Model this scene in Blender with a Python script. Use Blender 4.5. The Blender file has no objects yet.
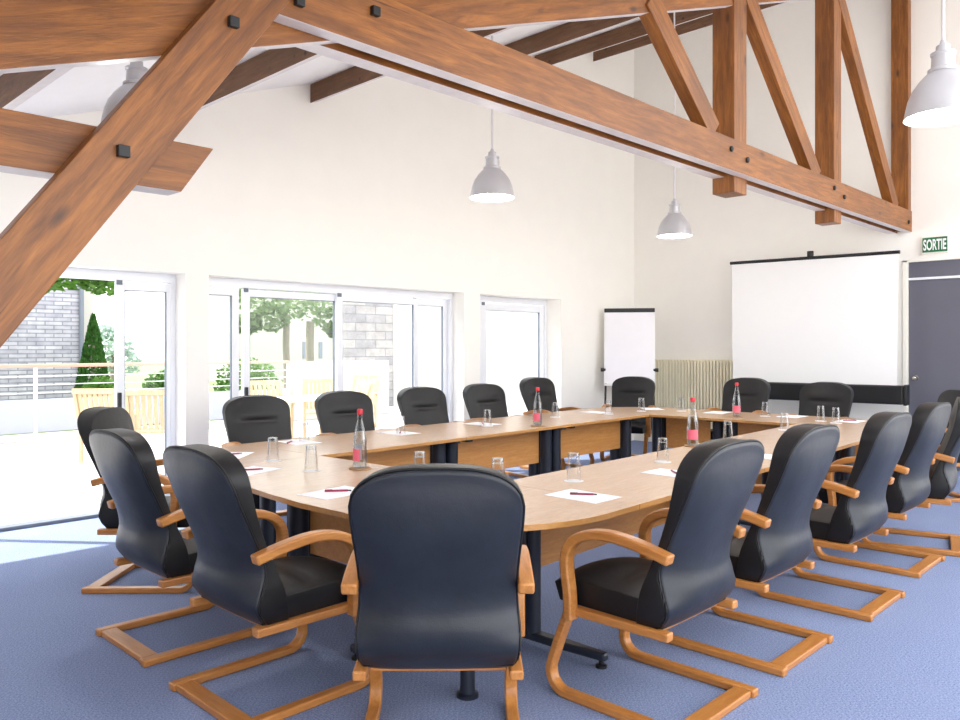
import bpy, bmesh, math, random
from mathutils import Vector, Matrix
C = bpy.context.scene.collection
PI = math.pi
rnd = random.Random(7)

# ------------------------------------------------------------------ materials
def lin(c):
    return tuple(((v/255)/12.92 if v/255 <= .04045 else (((v/255)+.055)/1.055)**2.4) for v in c) + (1,)
class NT:
    def __init__(s, name):
        s.m = bpy.data.materials.new(name); s.m.use_nodes = True
        s.t = s.m.node_tree; s.n = s.t.nodes; s.l = s.t.links
        s.b = s.n['Principled BSDF']
    def node(s, typ, **kw):
        n = s.n.new(typ)
        for k, v in kw.items():
            if k in n.inputs: n.inputs[k].default_value = v
            else: setattr(n, k, v)
        return n
    def link(s, a, b): s.l.new(a, b)
    def coords(s, scale=(1,1,1), rot=(0,0,0)):
        tc = s.node('ShaderNodeTexCoord'); mp = s.node('ShaderNodeMapping')
        mp.inputs['Scale'].default_value = scale; mp.inputs['Rotation'].default_value = rot
        s.link(tc.outputs['Object'], mp.inputs['Vector']); return mp.outputs['Vector']
    def noise(s, vec, scale, detail=4, rough=.55, dist=0):
        n = s.node('ShaderNodeTexNoise', Scale=scale, Detail=detail, Roughness=rough, Distortion=dist)
        s.link(vec, n.inputs['Vector']); return n.outputs['Fac']
    def ramp(s, fac, stops):
        r = s.node('ShaderNodeValToRGB'); e = r.color_ramp.elements
        while len(e) < len(stops): e.new(.5)
        for el, (p, c) in zip(e, stops): el.position = p; el.color = c
        s.link(fac, r.inputs['Fac']); return r.outputs['Color']
    def mix(s, fac, a, b, mode='MIX'):
        m = s.node('ShaderNodeMix', data_type='RGBA', blend_type=mode)
        for sock, v in ((m.inputs[0], fac), (m.inputs[6], a), (m.inputs[7], b)):
            if hasattr(v, 'is_output'): s.link(v, sock)
            else: sock.default_value = v
        return m.outputs[2]
    def bump(s, fac, strength=.2, dist=.01):
        b = s.node('ShaderNodeBump', Strength=strength, Distance=dist)
        s.link(fac, b.inputs['Height']); s.link(b.outputs['Normal'], s.b.inputs['Normal'])
    def set(s, color=None, rough=None, metal=None, spec=None):
        if color is not None:
            if hasattr(color, 'is_output'): s.link(color, s.b.inputs['Base Color'])
            else: s.b.inputs['Base Color'].default_value = color
        if rough is not None: s.b.inputs['Roughness'].default_value = rough
        if metal is not None: s.b.inputs['Metallic'].default_value = metal
        if spec is not None: s.b.inputs['Specular IOR Level'].default_value = spec
        return s

def plain(name, rgb, rough=.5, metal=0, spec=.5, vary=.05, scale=8):
    t = NT(name); v = t.coords(); f = t.noise(v, scale, 3)
    c = lin(rgb); d = tuple(x*(1-vary*2) for x in c[:3])+(1,)
    t.set(t.ramp(f, [(.3, d), (.7, c)]), rough, metal, spec); return t.m
def wood(name, light, dark, rough=.4, stretch=(1.2,14,14), knots=False, spec=.5, scale=3, bump=.08):
    t = NT(name); v = t.coords(stretch)
    oi = t.node('ShaderNodeObjectInfo'); vm = t.node('ShaderNodeVectorMath', operation='ADD')
    mm = t.node('ShaderNodeMath', operation='MULTIPLY'); mm.inputs[1].default_value = 37
    t.link(oi.outputs['Random'], mm.inputs[0]); t.link(v, vm.inputs[0]); t.link(mm.outputs[0], vm.inputs[1])
    v = vm.outputs[0]
    f = t.noise(v, scale, 6, .6, .6)
    col = t.ramp(f, [(.28, lin(dark)), (.5, lin(tuple((a+b)/2 for a, b in zip(light, dark)))), (.72, lin(light))])
    f2 = t.noise(v, scale*6, 3, .5)
    col = t.mix(.16, col, t.ramp(f2, [(.35, (.25,.2,.15,1)), (.6, (1,1,1,1))]), 'MULTIPLY')
    if knots:
        vv = t.coords((1.0,2.6,2.6)); vo = t.node('ShaderNodeTexVoronoi', Scale=2.3, Randomness=1)
        ad = t.node('ShaderNodeVectorMath', operation='ADD'); t.link(vv, ad.inputs[0]); t.link(mm.outputs[0], ad.inputs[1])
        t.link(ad.outputs[0], vo.inputs['Vector'])
        k = t.ramp(vo.outputs['Distance'], [(.05, (.95,.95,.95,1)), (.15, (0,0,0,1))])
        col = t.mix(k, col, lin((62,36,22)))
        cv = t.coords((.55,22,22)); ac = t.node('ShaderNodeVectorMath', operation='ADD'); t.link(cv, ac.inputs[0]); t.link(mm.outputs[0], ac.inputs[1])
        cr = t.noise(ac.outputs[0], 1.6, 4, .6, .4); col = t.mix(t.ramp(cr, [(.66, (0,0,0,1)), (.7, (.8,.8,.8,1))]), col, lin((70,42,24)))
        big = t.noise(t.coords((.7,1.5,1.5)), 1.7, 3)
        col = t.mix(t.ramp(big, [(.42, (0,0,0,1)), (.75, (.55,.55,.55,1))]), col, lin((92,52,26)))
    t.set(col, rough, 0, spec); t.bump(f2, bump, .004); return t.m

M = {}
M['wall'] = plain('wall_paint', (249,246,239), .85, vary=.01, scale=3)
M['ceil'] = plain('ceiling_paint', (250,249,249), .8, vary=.01)
t = NT('carpet_weave')
v = t.coords(); f = t.noise(v, 130, 2, .7); f2 = t.noise(v, 1.1, 3)
ck = t.node('ShaderNodeTexChecker', Scale=62); t.link(v, ck.inputs['Vector'])
ck.inputs['Color1'].default_value = lin((103,119,160)); ck.inputs['Color2'].default_value = lin((121,137,175))
col = t.mix(.6, ck.outputs['Color'], t.ramp(f, [(.38, lin((86,101,144))), (.62, lin((166,177,203)))]))
col = t.mix(t.ramp(f2, [(.3,(0,0,0,1)),(.7,(.3,.3,.3,1))]), col, lin((138,149,180)))
t.set(col, .95, 0, .15); t.bump(f, .3, .004); M['carpet'] = t.m
M['beech'] = wood('beech_veneer', (210,178,148), (196,162,130), .25, (2,16,16), scale=2.2, bump=.01)
M['beech_edge'] = wood('beech_edge', (206,154,92), (186,130,70), .35, (2,16,16), bump=.02)
M['beech_panel'] = wood('beech_panel', (216,156,90), (196,132,68), .4, (1.2,9,14), bump=.02)
M['oak'] = wood('oak_lacquer', (200,138,74), (168,106,50), .32, (10,1.2,10), bump=.05)
M['oak_along'] = wood('oak_lacquer_side', (200,138,74), (168,106,50), .32, (1.2,10,10), bump=.05)
M['timber'] = wood('roof_timber', (172,108,46), (104,60,22), .42, (.9,9,9), knots=True, spec=.5, bump=.3)
M['purlin'] = wood('purlin_timber', (140,102,72), (98,70,48), .6, (9,.9,9), knots=True, bump=.3)
def leather(name, rgb, rough, spec=.5):
    t = NT(name); v = t.coords(); f = t.noise(v, 220, 3, .6); g = t.noise(v, 9, 3)
    t.set(t.ramp(g, [(.3, lin(rgb)), (.75, lin(tuple(x*1.2+2 for x in rgb)))]), rough, 0, spec)
    ad = t.node('ShaderNodeMath', operation='ADD'); mu = t.node('ShaderNodeMath', operation='MULTIPLY'); mu.inputs[1].default_value = 6
    t.link(g, mu.inputs[0]); t.link(mu.outputs[0], ad.inputs[0]); t.link(f, ad.inputs[1])
    t.bump(ad.outputs[0], .16, .003); return t.m
M['leather'] = leather('black_leather', (18,18,20), .45, .38)
M['shell'] = leather('back_leather', (25,29,38), .42)
M['black'] = plain('black_plastic', (20,21,24), .45)
M['navy'] = plain('table_leg_metal', (30,36,50), .4, spec=.5)
M['white'] = plain('white_paint', (245,245,245), .5, vary=.01)
M['alu'] = plain('white_aluminium', (238,240,244), .35, vary=.01)
M['gasket'] = plain('grey_gasket', (110,118,130), .5)
M['paper'] = plain('paper', (246,244,248), .7, vary=.01)
M['panel'] = plain('railing_panel', (160,164,178), .6, vary=.01)
M['pen'] = plain('pen_magenta', (150,30,70), .35)
M['screen'] = plain('screen_fabric', (240,240,240), .8, vary=.005)
M['door'] = plain('door_grey', (100,100,112), .5, vary=.03, scale=2)
M['cream'] = plain('cream_frame', (247,243,232), .6, vary=.01)
M['radiator'] = plain('radiator_cream', (240,232,206), .5, vary=.02)
M['green'] = plain('sign_green', (30,110,66), .5)
M['chrome'] = plain('chrome', (220,215,205), .2, 1)
M['steel'] = plain('brushed_lamp_metal', (206,206,210), .3, .35, vary=.03, scale=4)
M['lampin'] = plain('lamp_inner_white', (246,246,246), .3, vary=.01)
M['cord'] = plain('lamp_cord', (225,222,224), .5)
M['red'] = plain('cap_red', (214,44,60), .4)
M['pink'] = plain('label_pink', (238,110,130), .6)
M['coaster'] = plain('paper_coaster', (244,242,240), .7)
M['cork'] = plain('wooden_coaster', (170,130,90), .7)
M['terrace'] = plain('terrace_stone', (206,204,202), .8, vary=.03, scale=2)
M['lawn'] = plain('lawn', (120,138,92), .9, vary=.2, scale=5)
M['teak'] = wood('pale_teak', (206,186,156), (188,162,126), .55, (10,10,1.5), bump=.05)
M['railwood'] = plain('rail_wood', (196,150,134), .5)
M['glasswhite'] = plain('far_render', (186,184,178), .8, vary=.02)
M['dkwin'] = plain('far_window', (120,128,145), .3)
M['trunk'] = plain('bark', (150,142,128), .9, vary=.15, scale=14)
def emis(name, rgb, s):
    t = NT(name); t.b.inputs['Emission Color'].default_value = lin(rgb); t.b.inputs['Emission Strength'].default_value = s
    t.set(lin(rgb)); return t.m
M['paleunder'] = plain('pale_underside', (226,220,222), .45, vary=.06, scale=12)  # near-white colour for the downward faces of beams and purlins
M['bulb'] = emis('lamp_bulb', (255,250,240), 6)
def masonry(name, c1, c2, mortar, w, h, scale=1):
    t = NT(name); tc = t.node('ShaderNodeTexCoord'); sx = t.node('ShaderNodeSeparateXYZ'); t.link(tc.outputs['Object'], sx.inputs[0])
    ad = t.node('ShaderNodeMath', operation='ADD'); t.link(sx.outputs[0], ad.inputs[0]); t.link(sx.outputs[1], ad.inputs[1])
    cx = t.node('ShaderNodeCombineXYZ'); t.link(ad.outputs[0], cx.inputs[0]); t.link(sx.outputs[2], cx.inputs[1])
    b = t.node('ShaderNodeTexBrick', Scale=scale); b.inputs['Brick Width'].default_value = w; b.inputs['Row Height'].default_value = h
    b.inputs['Mortar Size'].default_value = .012; b.inputs['Color1'].default_value = lin(c1); b.inputs['Color2'].default_value = lin(c2); b.inputs['Mortar'].default_value = lin(mortar)
    t.link(cx.outputs[0], b.inputs['Vector'])
    f = t.noise(cx.outputs[0], 5, 5); col = t.mix(.5, b.outputs['Color'], t.ramp(f, [(.3, (.45,.45,.47,1)), (.65, (1,1,1,1))]), 'MULTIPLY')
    t.set(col, .9, 0, .2); t.bump(b.outputs['Fac'], -.3, .01); return t.m
M['greybrick'] = masonry('grey_brick', (190,190,196), (164,164,174), (136,138,148), .34, .085)
M['ashlar'] = masonry('white_ashlar', (170,166,162), (142,141,144), (124,125,130), .62, .21)
def leafmat(name, a, b):
    t = NT(name); f = t.noise(t.coords(), 6, 4); c = t.ramp(f, [(.3, lin(a)), (.7, lin(b))]); t.set(c, .6, 0, .3)
    tr = t.node('ShaderNodeBsdfTranslucent'); t.link(c, tr.inputs['Color'])
    mx = t.node('ShaderNodeMixShader', Fac=.4); t.link(t.b.outputs[0], mx.inputs[1]); t.link(tr.outputs[0], mx.inputs[2])
    t.link(mx.outputs[0], t.n['Material Output'].inputs['Surface']); return t.m
M['leafdark'] = leafmat('leaf_dark', (56,96,36), (96,140,56))
M['leafpale'] = leafmat('leaf_pale', (92,118,72), (132,154,104))
M['leafoverexp'] = leafmat('leaf_overexposed', (150,172,160), (184,202,192))  # overexposed pallor put into the far tree's leaf colour
M['leafcyp'] = leafmat('cypress_leaf', (40,84,34), (76,122,52))
M['leafhedge'] = leafmat('hedge_leaf', (70,116,44), (116,156,74))
def glass(name, tint, k=.3, k2=.5, rough=.0):
    t = NT(name); t.n.remove(t.b)
    tr = t.node('ShaderNodeBsdfTransparent'); tr.inputs['Color'].default_value = tint
    gl = t.node('ShaderNodeBsdfGlossy', Roughness=rough); fr = t.node('ShaderNodeLayerWeight', Blend=k)
    pw = t.node('ShaderNodeMath', operation='MULTIPLY'); pw.inputs[1].default_value = k2; t.link(fr.outputs['Facing'], pw.inputs[0])
    mx = t.node('ShaderNodeMixShader'); t.link(pw.outputs[0], mx.inputs[0]); t.link(tr.outputs[0], mx.inputs[1]); t.link(gl.outputs[0], mx.inputs[2])
    t.link(mx.outputs[0], t.n['Material Output'].inputs['Surface']); return t.m
M['pane'] = glass('window_glass', (.965,.975,.98,1), .25, .35)
M['tumbler'] = glass('tumbler_glass', (.94,.95,.96,1), .55, .75, .06)
M['bottle'] = glass('bottle_glass', (.86,.88,.89,1), .5, .6, .05)

# ------------------------------------------------------------------ geometry helpers
def obj(name, bm, m, parent=None, smooth=False, loc=None, bev=0, segs=2, ang=.6):
    bmesh.ops.recalc_face_normals(bm, faces=bm.faces)
    me = bpy.data.meshes.new(name); bm.to_mesh(me); bm.free()
    o = bpy.data.objects.new(name, me); C.objects.link(o)
    for x in (m if isinstance(m, (list, tuple)) else [m]): me.materials.append(M[x] if isinstance(x, str) else x)
    if parent: o.parent = parent
    if loc: o.location = loc
    if bev:
        md = o.modifiers.new('Bevel', 'BEVEL'); md.width = bev; md.segments = segs; md.limit_method = 'ANGLE'; md.angle_limit = ang
    if smooth:
        for p in me.polygons: p.use_smooth = True
        if smooth != 'full':
            try: me.set_sharp_from_angle(angle=.7)
            except Exception: pass
    return o
def tag(o, label=None, cat=None, group=None, kind=None):
    for k, v in (('label', label), ('category', cat), ('group', group), ('kind', kind)):
        if v: o[k] = v
    return o
def thing(name, label, cat, loc=(0,0,0), rz=0, group=None, kind=None):
    o = bpy.data.objects.new(name, None); C.objects.link(o); o.location = loc; o.rotation_euler = (0,0,rz); o.empty_display_size = .1
    return tag(o, label, cat, group, kind)
def dup(root, loc, rz, label, group=None):
    r = root.copy(); C.objects.link(r); r.location = loc; r.rotation_euler = (0,0,rz); r['label'] = label
    if group: r['group'] = group
    for ch in list(root.children):
        c = ch.copy(); C.objects.link(c); c.parent = r
        for g in list(ch.children):
            d = g.copy(); C.objects.link(d); d.parent = c
    return r
def box(bm, a, b):
    vs = [bm.verts.new((x,y,z)) for x in (a[0],b[0]) for y in (a[1],b[1]) for z in (a[2],b[2])]
    for q in ((0,1,3,2),(4,6,7,5),(0,4,5,1),(2,3,7,6),(0,2,6,4),(1,5,7,3)): bm.faces.new([vs[i] for i in q])
    return bm
def boxo(name, a, b, m, parent=None, bev=0, **k): return obj(name, box(bmesh.new(), a, b), m, parent, bev=bev, **k)
def prism(bm, pts, axis, lo, hi):
    def P(p, t):
        return {'x': (t,p[0],p[1]), 'y': (p[0],t,p[1]), 'z': (p[0],p[1],t)}[axis]
    A = [bm.verts.new(P(p, lo)) for p in pts]; B = [bm.verts.new(P(p, hi)) for p in pts]
    n = len(pts); bm.faces.new(A); bm.faces.new(B[::-1])
    for i in range(n): bm.faces.new([A[i], B[i], B[(i+1)%n], A[(i+1)%n]])
    return bm
def lathe(bm, prof, n=24, c=(0,0,0), cap0=False, cap1=False):
    rings = []
    for r, z in prof:
        rings.append([bm.verts.new((c[0]+r*math.cos(2*PI*i/n), c[1]+r*math.sin(2*PI*i/n), c[2]+z)) for i in range(n)])
    for A, B in zip(rings, rings[1:]):
        for i in range(n): bm.faces.new([A[i], A[(i+1)%n], B[(i+1)%n], B[i]])
    if cap0: bm.faces.new(rings[0])
    if cap1: bm.faces.new(rings[-1])
    return bm
def tube(bm, pts, r, n=8):
    pts = [Vector(p) for p in pts]; rings = []
    up = Vector((0,0,1))
    for i, p in enumerate(pts):
        d = (pts[min(i+1, len(pts)-1)] - pts[max(i-1, 0)]).normalized()
        a = d.cross(up if abs(d.z) < .95 else Vector((1,0,0))).normalized(); b = d.cross(a)
        rings.append([bm.verts.new(p + r*(math.cos(2*PI*k/n)*a + math.sin(2*PI*k/n)*b)) for k in range(n)])
    for A, B in zip(rings, rings[1:]):
        for i in range(n): bm.faces.new([A[i], A[(i+1)%n], B[(i+1)%n], B[i]])
    bm.faces.new(rings[0]); bm.faces.new(rings[-1][::-1]); return bm
def smoothpath(pts, k=4):
    out = []
    for i in range(len(pts)-1):
        p0, p1, p2, p3 = (Vector(pts[max(0, min(len(pts)-1, j))]) for j in (i-1, i, i+1, i+2))
        for s in range(k):
            t = s/k
            out.append(.5*((2*p1)+(p2-p0)*t+(2*p0-5*p1+4*p2-p3)*t*t+(3*p1-p0-3*p2+p3)*t**3))
    out.append(Vector(pts[-1])); return out
def sweep_yz(bm, path, x0, x1, th):
    """a flat bar bent in the y-z plane"""
    L = []
    for i, p in enumerate(path):
        d = (path[min(i+1, len(path)-1)] - path[max(i-1, 0)]); d = Vector((d[0], d[1])).normalized(); n = Vector((-d[1], d[0]))
        a = Vector((p[0], p[1])) + n*th/2; b = Vector((p[0], p[1])) - n*th/2
        L.append([bm.verts.new(v) for v in ((x0,a[0],a[1]),(x1,a[0],a[1]),(x1,b[0],b[1]),(x0,b[0],b[1]))])
    for A, B in zip(L, L[1:]):
        for i in range(4): bm.faces.new([A[i], A[(i+1)%4], B[(i+1)%4], B[i]])
    bm.faces.new(L[0]); bm.faces.new(L[-1][::-1]); return bm
def interp(tab, z):
    """smooth (cubic Hermite) look-up in a table of rows (z, a, b, ...)"""
    z = max(tab[0][0], min(tab[-1][0], z)); n = len(tab)
    k = max(0, min(n-2, sum(1 for r in tab if r[0] <= z)-1))
    def slope(q, c):
        a, b = tab[max(0, q-1)], tab[min(n-1, q+1)]
        return (b[c]-a[c])/(b[0]-a[0])
    h = tab[k+1][0]-tab[k][0]; t = (z-tab[k][0])/h; out = []
    for c in range(1, len(tab[0])):
        p0, p1, m0, m1 = tab[k][c], tab[k+1][c], slope(k, c)*h, slope(k+1, c)*h
        out.append((2*t**3-3*t*t+1)*p0+(t**3-2*t*t+t)*m0+(3*t*t-2*t**3)*p1+(t**3-t*t)*m1)
    return tuple(out)

# ------------------------------------------------------------------ setting
def zc(x): return 3.985 + .347*(x-3.88)
WY, BX, T0 = 7.05, 10.81, .33
XL, YR = -.9, -.5
tag(boxo('floor', (XL-.3,YR,-.1), (BX+.2,WY+.33,0), 'carpet'), kind='structure')
bm = bmesh.new()
def wseg(x0, x1, z0): prism(bm, [(x0,z0),(x1,z0),(x1,zc(x1)),(x0,zc(x0))], 'y', WY, WY+T0)
H0 = 2.185
wseg(XL-.3, -.5, 0); wseg(-.5, 3.33, H0); wseg(3.33, 3.561, 0); wseg(3.561, 6.96, H0); wseg(6.96, 7.25, 0); wseg(7.25, 8.92, H0); wseg(8.92, BX+.2, 0)
tag(obj('wall_left', bm, 'wall'), kind='structure')
bm = bmesh.new(); box(bm, (BX,3.09,0), (BX+.2,WY,zc(BX))); box(bm, (BX,1.97,2.585), (BX+.2,3.09,zc(BX))); box(bm, (BX,YR,0), (BX+.2,1.97,zc(BX)))
tag(obj('wall_back', bm, 'wall'), kind='structure')
tag(obj('wall_front', prism(bmesh.new(), [(XL-.3,0),(XL,0),(XL,zc(XL)),(XL-.3,zc(XL-.3))], 'y', YR, WY), 'wall'), kind='structure')
bm = bmesh.new(); prism(bm, [(XL-.3,zc(XL-.3)),(BX+.2,zc(BX+.2)),(BX+.2,zc(BX+.2)+.15),(XL-.3,zc(XL-.3)+.15)], 'y', YR, WY+T0+.1)
tag(obj('ceiling', bm, 'ceil'), kind='structure')
# the grey exit door with its transom
d = thing('door_1', None, None, (BX+.03,0,0), 0, kind='structure')
boxo('door_leaf', (0,2.03,0), (.05,3.03,2.335), 'door', d, .004)
boxo('transom_panel', (0,2.03,2.365), (.05,3.03,2.56), 'door', d, .004)
boxo('transom_bar', (-.02,2.02,2.335), (.05,3.04,2.365), 'alu', d, .003)
bm = bmesh.new(); box(bm, (-.045,3.035,0), (.06,3.09,2.585)); box(bm, (-.045,1.97,0), (.06,2.025,2.585)); box(bm, (-.045,1.97,2.56), (.06,3.09,2.585))
obj('door_frame', bm, 'cream', d, bev=.004)
kb = obj('door_knob', lathe(bmesh.new(), [(.001,.07),(.024,.068),(.032,.05),(.028,.032),(.012,.026),(.012,.006),(.034,.004),(.034,0)], 20, cap1=True), 'chrome', d, True)
kb.rotation_euler = (0,-PI/2,0); kb.location = (0,2.95,1.11)

# glazing: sliding units in the three openings
def frame_rect(bm, x0, x1, z0, z1, y0, y1, w):
    box(bm, (x0,y0,z0), (x0+w,y1,z1)); box(bm, (x1-w,y0,z0), (x1,y1,z1)); box(bm, (x0+w,y0,z1-w), (x1-w,y1,z1)); box(bm, (x0+w,y0,z0), (x1-w,y1,z0+w))
def sash(root, x0, x1, y, w=.075, handle=None, z1=2.09, fixed=False):
    bm = bmesh.new(); frame_rect(bm, x0, x1, .045, z1, y, y+.045, w); f = obj('sash_frame', bm, 'alu', root, bev=.004)
    bm = bmesh.new(); frame_rect(bm, x0+w-.008, x1-w+.008, .045+w-.008, z1-w+.008, y+.008, y+.037, .014); obj('gasket', bm, 'gasket', f)
    boxo('pane', (x0+w,y+.018,.045+w), (x1-w,y+.026,z1-w), 'pane', f)
    if handle is not None: boxo('handle', (handle-.016,y-.022,.93), (handle+.016,y,1.09), 'black', f, .004)
    bm = bmesh.new(); box(bm, (x0+.0,y-.012,z1-.03), (x0+.05,y,z1+.012)); obj('corner_catch', bm, 'gasket', f)
def track(root, x0, x1, y):
    bm = bmesh.new(); box(bm, (x0,y,2.1), (x1,y+.11,2.185)); box(bm, (x0,y,0), (x0+.05,y+.11,2.1)); box(bm, (x1-.05,y,0), (x1,y+.11,2.1)); obj('window_frame', bm, 'alu', root, bev=.004)
    boxo('threshold', (x0,y-.02,0), (x1,y+.11,.03), 'gasket', root, .004)
w1 = thing('window_1', None, None, kind='structure'); track(w1, -.5, 3.33, 7.25)
sash(w1, 2.784, 3.32, 7.255, handle=2.81);
boxo('door_post', (1.43,7.29,.03), (1.5,7.34,2.11), 'alu', w1, .004)
w2 = thing('window_2', None, None, kind='structure'); track(w2, 3.561, 6.96, 7.25)
sash(w2, 3.58, 3.985, 7.255); sash(w2, 4.06, 5.26, 7.305, handle=4.09); sash(w2, 5.18, 6.38, 7.255); sash(w2, 6.33, 6.92, 7.305, handle=6.36)
w3 = thing('window_3', None, None, kind='structure'); track(w3, 7.25, 8.92, 7.31)
sash(w3, 7.56, 8.86, 7.32, w=.09)
boxo('frame_post', (7.3,7.32,.03), (7.57,7.4,2.11), 'alu', w3, .004)

# exit sign
s = thing('exit_sign', 'green SORTIE exit sign on the white wall above the grey door', 'sign', (BX-.035,2.715,2.75))
boxo('sign_box', (-.025,-.148,-.103), (.035,.148,.103), 'cream', s, .006)
boxo('sign_face', (-.03,-.136,-.09), (-.0255,.136,.09), 'green', s)
cu = bpy.data.curves.new('lettering', 'FONT'); cu.body = 'SORTIE'; cu.align_x = 'CENTER'; cu.align_y = 'CENTER'; cu.size = .17; cu.extrude = .0015; cu.offset = .004
to = bpy.data.objects.new('tmp', cu); C.objects.link(to); bpy.context.view_layer.update()
me = bpy.data.meshes.new_from_object(to.evaluated_get(bpy.context.evaluated_depsgraph_get())); bpy.data.objects.remove(to)
xs = [v.co.x for v in me.vertices]; ys = [v.co.y for v in me.vertices]
sx = .25/(max(xs)-min(xs)); sy = .135/(max(ys)-min(ys)); mx, my = (max(xs)+min(xs))/2, (max(ys)+min(ys))/2
for v in me.vertices: v.co = (-.032-v.co.z*.5, -(v.co.x-mx)*sx, (v.co.y-my)*sy)
me.materials.clear(); me.materials.append(M['white']); lo = bpy.data.objects.new('lettering', me); C.objects.link(lo); lo.parent = s

# radiator on the back wall
r = thing('radiator', 'tall cream ribbed radiator on the back wall between flip chart and screen', 'radiator', (BX-.06,0,0))
bm = bmesh.new()
for i in range(32):
    y = 5.12+i*.052; box(bm, (-.045,y,.14), (.03,y+.036,1.3))
obj('fins', bm, 'radiator', r, bev=.01)
bm = bmesh.new(); box(bm, (-.02,5.12,1.27), (.05,6.77,1.31)); box(bm, (-.02,5.12,.12), (.05,6.77,.16)); box(bm, (0,5.12,.14), (.05,6.77,1.3)); obj('header', bm, 'radiator', r)
for y in (5.3,6.5): obj('foot', box(bmesh.new(), (-.02,y,0), (.03,y+.04,.14)), 'radiator', r)

# ------------------------------------------------------------------ roof timbers
TY = 2.985
tr = thing('roof_truss', 'big orange-brown timber roof truss crossing the room with posts and slanting braces', 'roof truss')
def beam(name, p0, p1, h, y0, y1, m='timber', cut0=0, cut1=0, parent=tr, bev=.004, white=False):
    """beam in the x-z plane from p0 to p1 (centre line), h deep; cut = skew of the end"""
    L = math.hypot(p1[0]-p0[0], p1[1]-p0[1]); a = math.atan2(p1[1]-p0[1], p1[0]-p0[0])
    bm = prism(bmesh.new(), [(cut0,-h/2),(L+cut1,-h/2),(L-cut1,h/2),(-cut0,h/2)], 'y', y0, y1)
    o = obj(name, bm, [m,'paleunder'], parent, bev=bev); o.location = (p0[0],0,p0[1]); o.rotation_euler = (0,-a,0)
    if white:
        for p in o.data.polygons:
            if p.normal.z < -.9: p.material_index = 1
    return o
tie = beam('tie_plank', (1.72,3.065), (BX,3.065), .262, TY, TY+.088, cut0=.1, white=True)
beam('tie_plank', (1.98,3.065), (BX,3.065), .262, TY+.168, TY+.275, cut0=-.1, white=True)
k = math.atan(.352); rh = .30
def raf(x): return 2.458+.352*(x-.8)
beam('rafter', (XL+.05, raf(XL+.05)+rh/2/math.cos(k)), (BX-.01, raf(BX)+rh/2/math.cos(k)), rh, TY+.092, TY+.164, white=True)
sd = Vector((1,1.357)).normalized()
sc_ = Vector((1.37,2.495)) 
st = beam('strut', tuple(sc_-sd*2.6), tuple(sc_+sd*1.05), .216, TY-.003, TY+.086)
beam('strut_packing', tuple(sc_-sd*2.6), tuple(sc_+sd*.5), .11, TY+.17, TY+.215, m='white')
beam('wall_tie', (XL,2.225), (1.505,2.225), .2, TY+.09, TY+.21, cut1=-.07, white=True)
for x0, x1, z0, y0, dp in ((6.2,6.43,2.80,TY+.078,.2), (8.43,8.63,2.80,TY+.078,.2), (10.69,10.8,2.95,TY+.008,.2)):
    zt = zc((x0+x1)/2)-.2
    o = obj('post', box(bmesh.new(), (0,0,0), (zt-z0,dp,x1-x0)), 'timber', tr, bev=.006)
    o.rotation_euler = (0,-PI/2,0); o.location = (x1,y0,z0)
beam('brace', (5.87,3.24), (4.92,4.02), .19, TY+.072, TY+.18)
beam('brace', (8.0,3.20), (6.38,4.62), .19, TY+.072, TY+.18)
beam('brace', (10.47,3.20), (8.55,5.27), .19, TY+.072, TY+.18)
for i, (x, z) in enumerate([(1.166,2.223),(1.608,2.831),(1.922,3.016),(2.343,3.101),(5.984,3.103),(6.269,3.062),(8.21,3.11),(8.486,3.056),(10.66,3.043)]):
    q = .022 if i < 4 else .024
    bm = box(bmesh.new(), (x-q,TY-.026,z-q), (x+q,TY+.01,z+q)) if i < 4 else lathe(bmesh.new(), [(q,0),(q,.02),(.5*q,.026)], 12, cap1=True)
    o = obj('bolt', bm, 'black', tr, bev=.003)
    if i >= 4: o.rotation_euler = (PI/2,0,0); o.location = (x,TY+.006,z)
PL = ['lowest roof purlin at the far left, above the big rafter', 'roof purlin behind the slanting strut, second from the low eave', 'roof purlin ending on the window wall, seen just under the truss tie beam',
      'roof purlin above the tie beam, first of the row left of the posts', 'roof purlin above the tie beam, behind the rafter left of the first post', 'short stub of highest roof purlin meeting the wall near the corner']
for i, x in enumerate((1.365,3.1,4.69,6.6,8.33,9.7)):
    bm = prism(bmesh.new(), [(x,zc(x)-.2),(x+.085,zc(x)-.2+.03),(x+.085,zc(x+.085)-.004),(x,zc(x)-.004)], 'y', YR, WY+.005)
    o = tag(obj('purlin', bm, ['purlin','paleunder']), PL[i], 'beam', 'roof purlins')
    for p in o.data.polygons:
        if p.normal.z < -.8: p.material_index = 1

# ------------------------------------------------------------------ pendant lamps
def lamp(x, y, z, label):
    L = thing('pendant_lamp', label, 'lamp', (x,y,z), group='metal pendant lamps')
    obj('shade', lathe(bmesh.new(), [(.192,0),(.19,.012),(.183,.05),(.172,.1),(.152,.15),(.122,.195),(.09,.23),(.072,.245),(.072,.25)], 32), 'steel', L, True)
    sh = obj('inner_reflector', lathe(bmesh.new(), [(.192,0),(.188,.002),(.178,.05),(.167,.1),(.147,.15),(.117,.193),(.085,.227),(.002,.235)], 32), 'lampin', L, True)
    bm = lathe(bmesh.new(), [(.075,.245),(.075,.262),(.058,.27),(.056,.335),(.062,.34),(.062,.352),(.036,.36),(.034,.39),(.018,.4),(.012,.42),(.004,.425)], 24)
    box(bm, (.055,-.012,.29), (.078,.012,.33)); obj('lamp_holder', bm, 'steel', L, True)
    obj('bulb', lathe(bmesh.new(), [(.001,.012),(.03,.018),(.048,.045),(.05,.07),(.036,.11),(.022,.15),(.02,.23)], 20), 'bulb', L, True)
    h = zc(x)-z
    obj('cord', lathe(bmesh.new(), [(.009,.42),(.009,h-.03),(.045,h-.028),(.045,h)], 10), 'cord', L, True)
    return L
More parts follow.
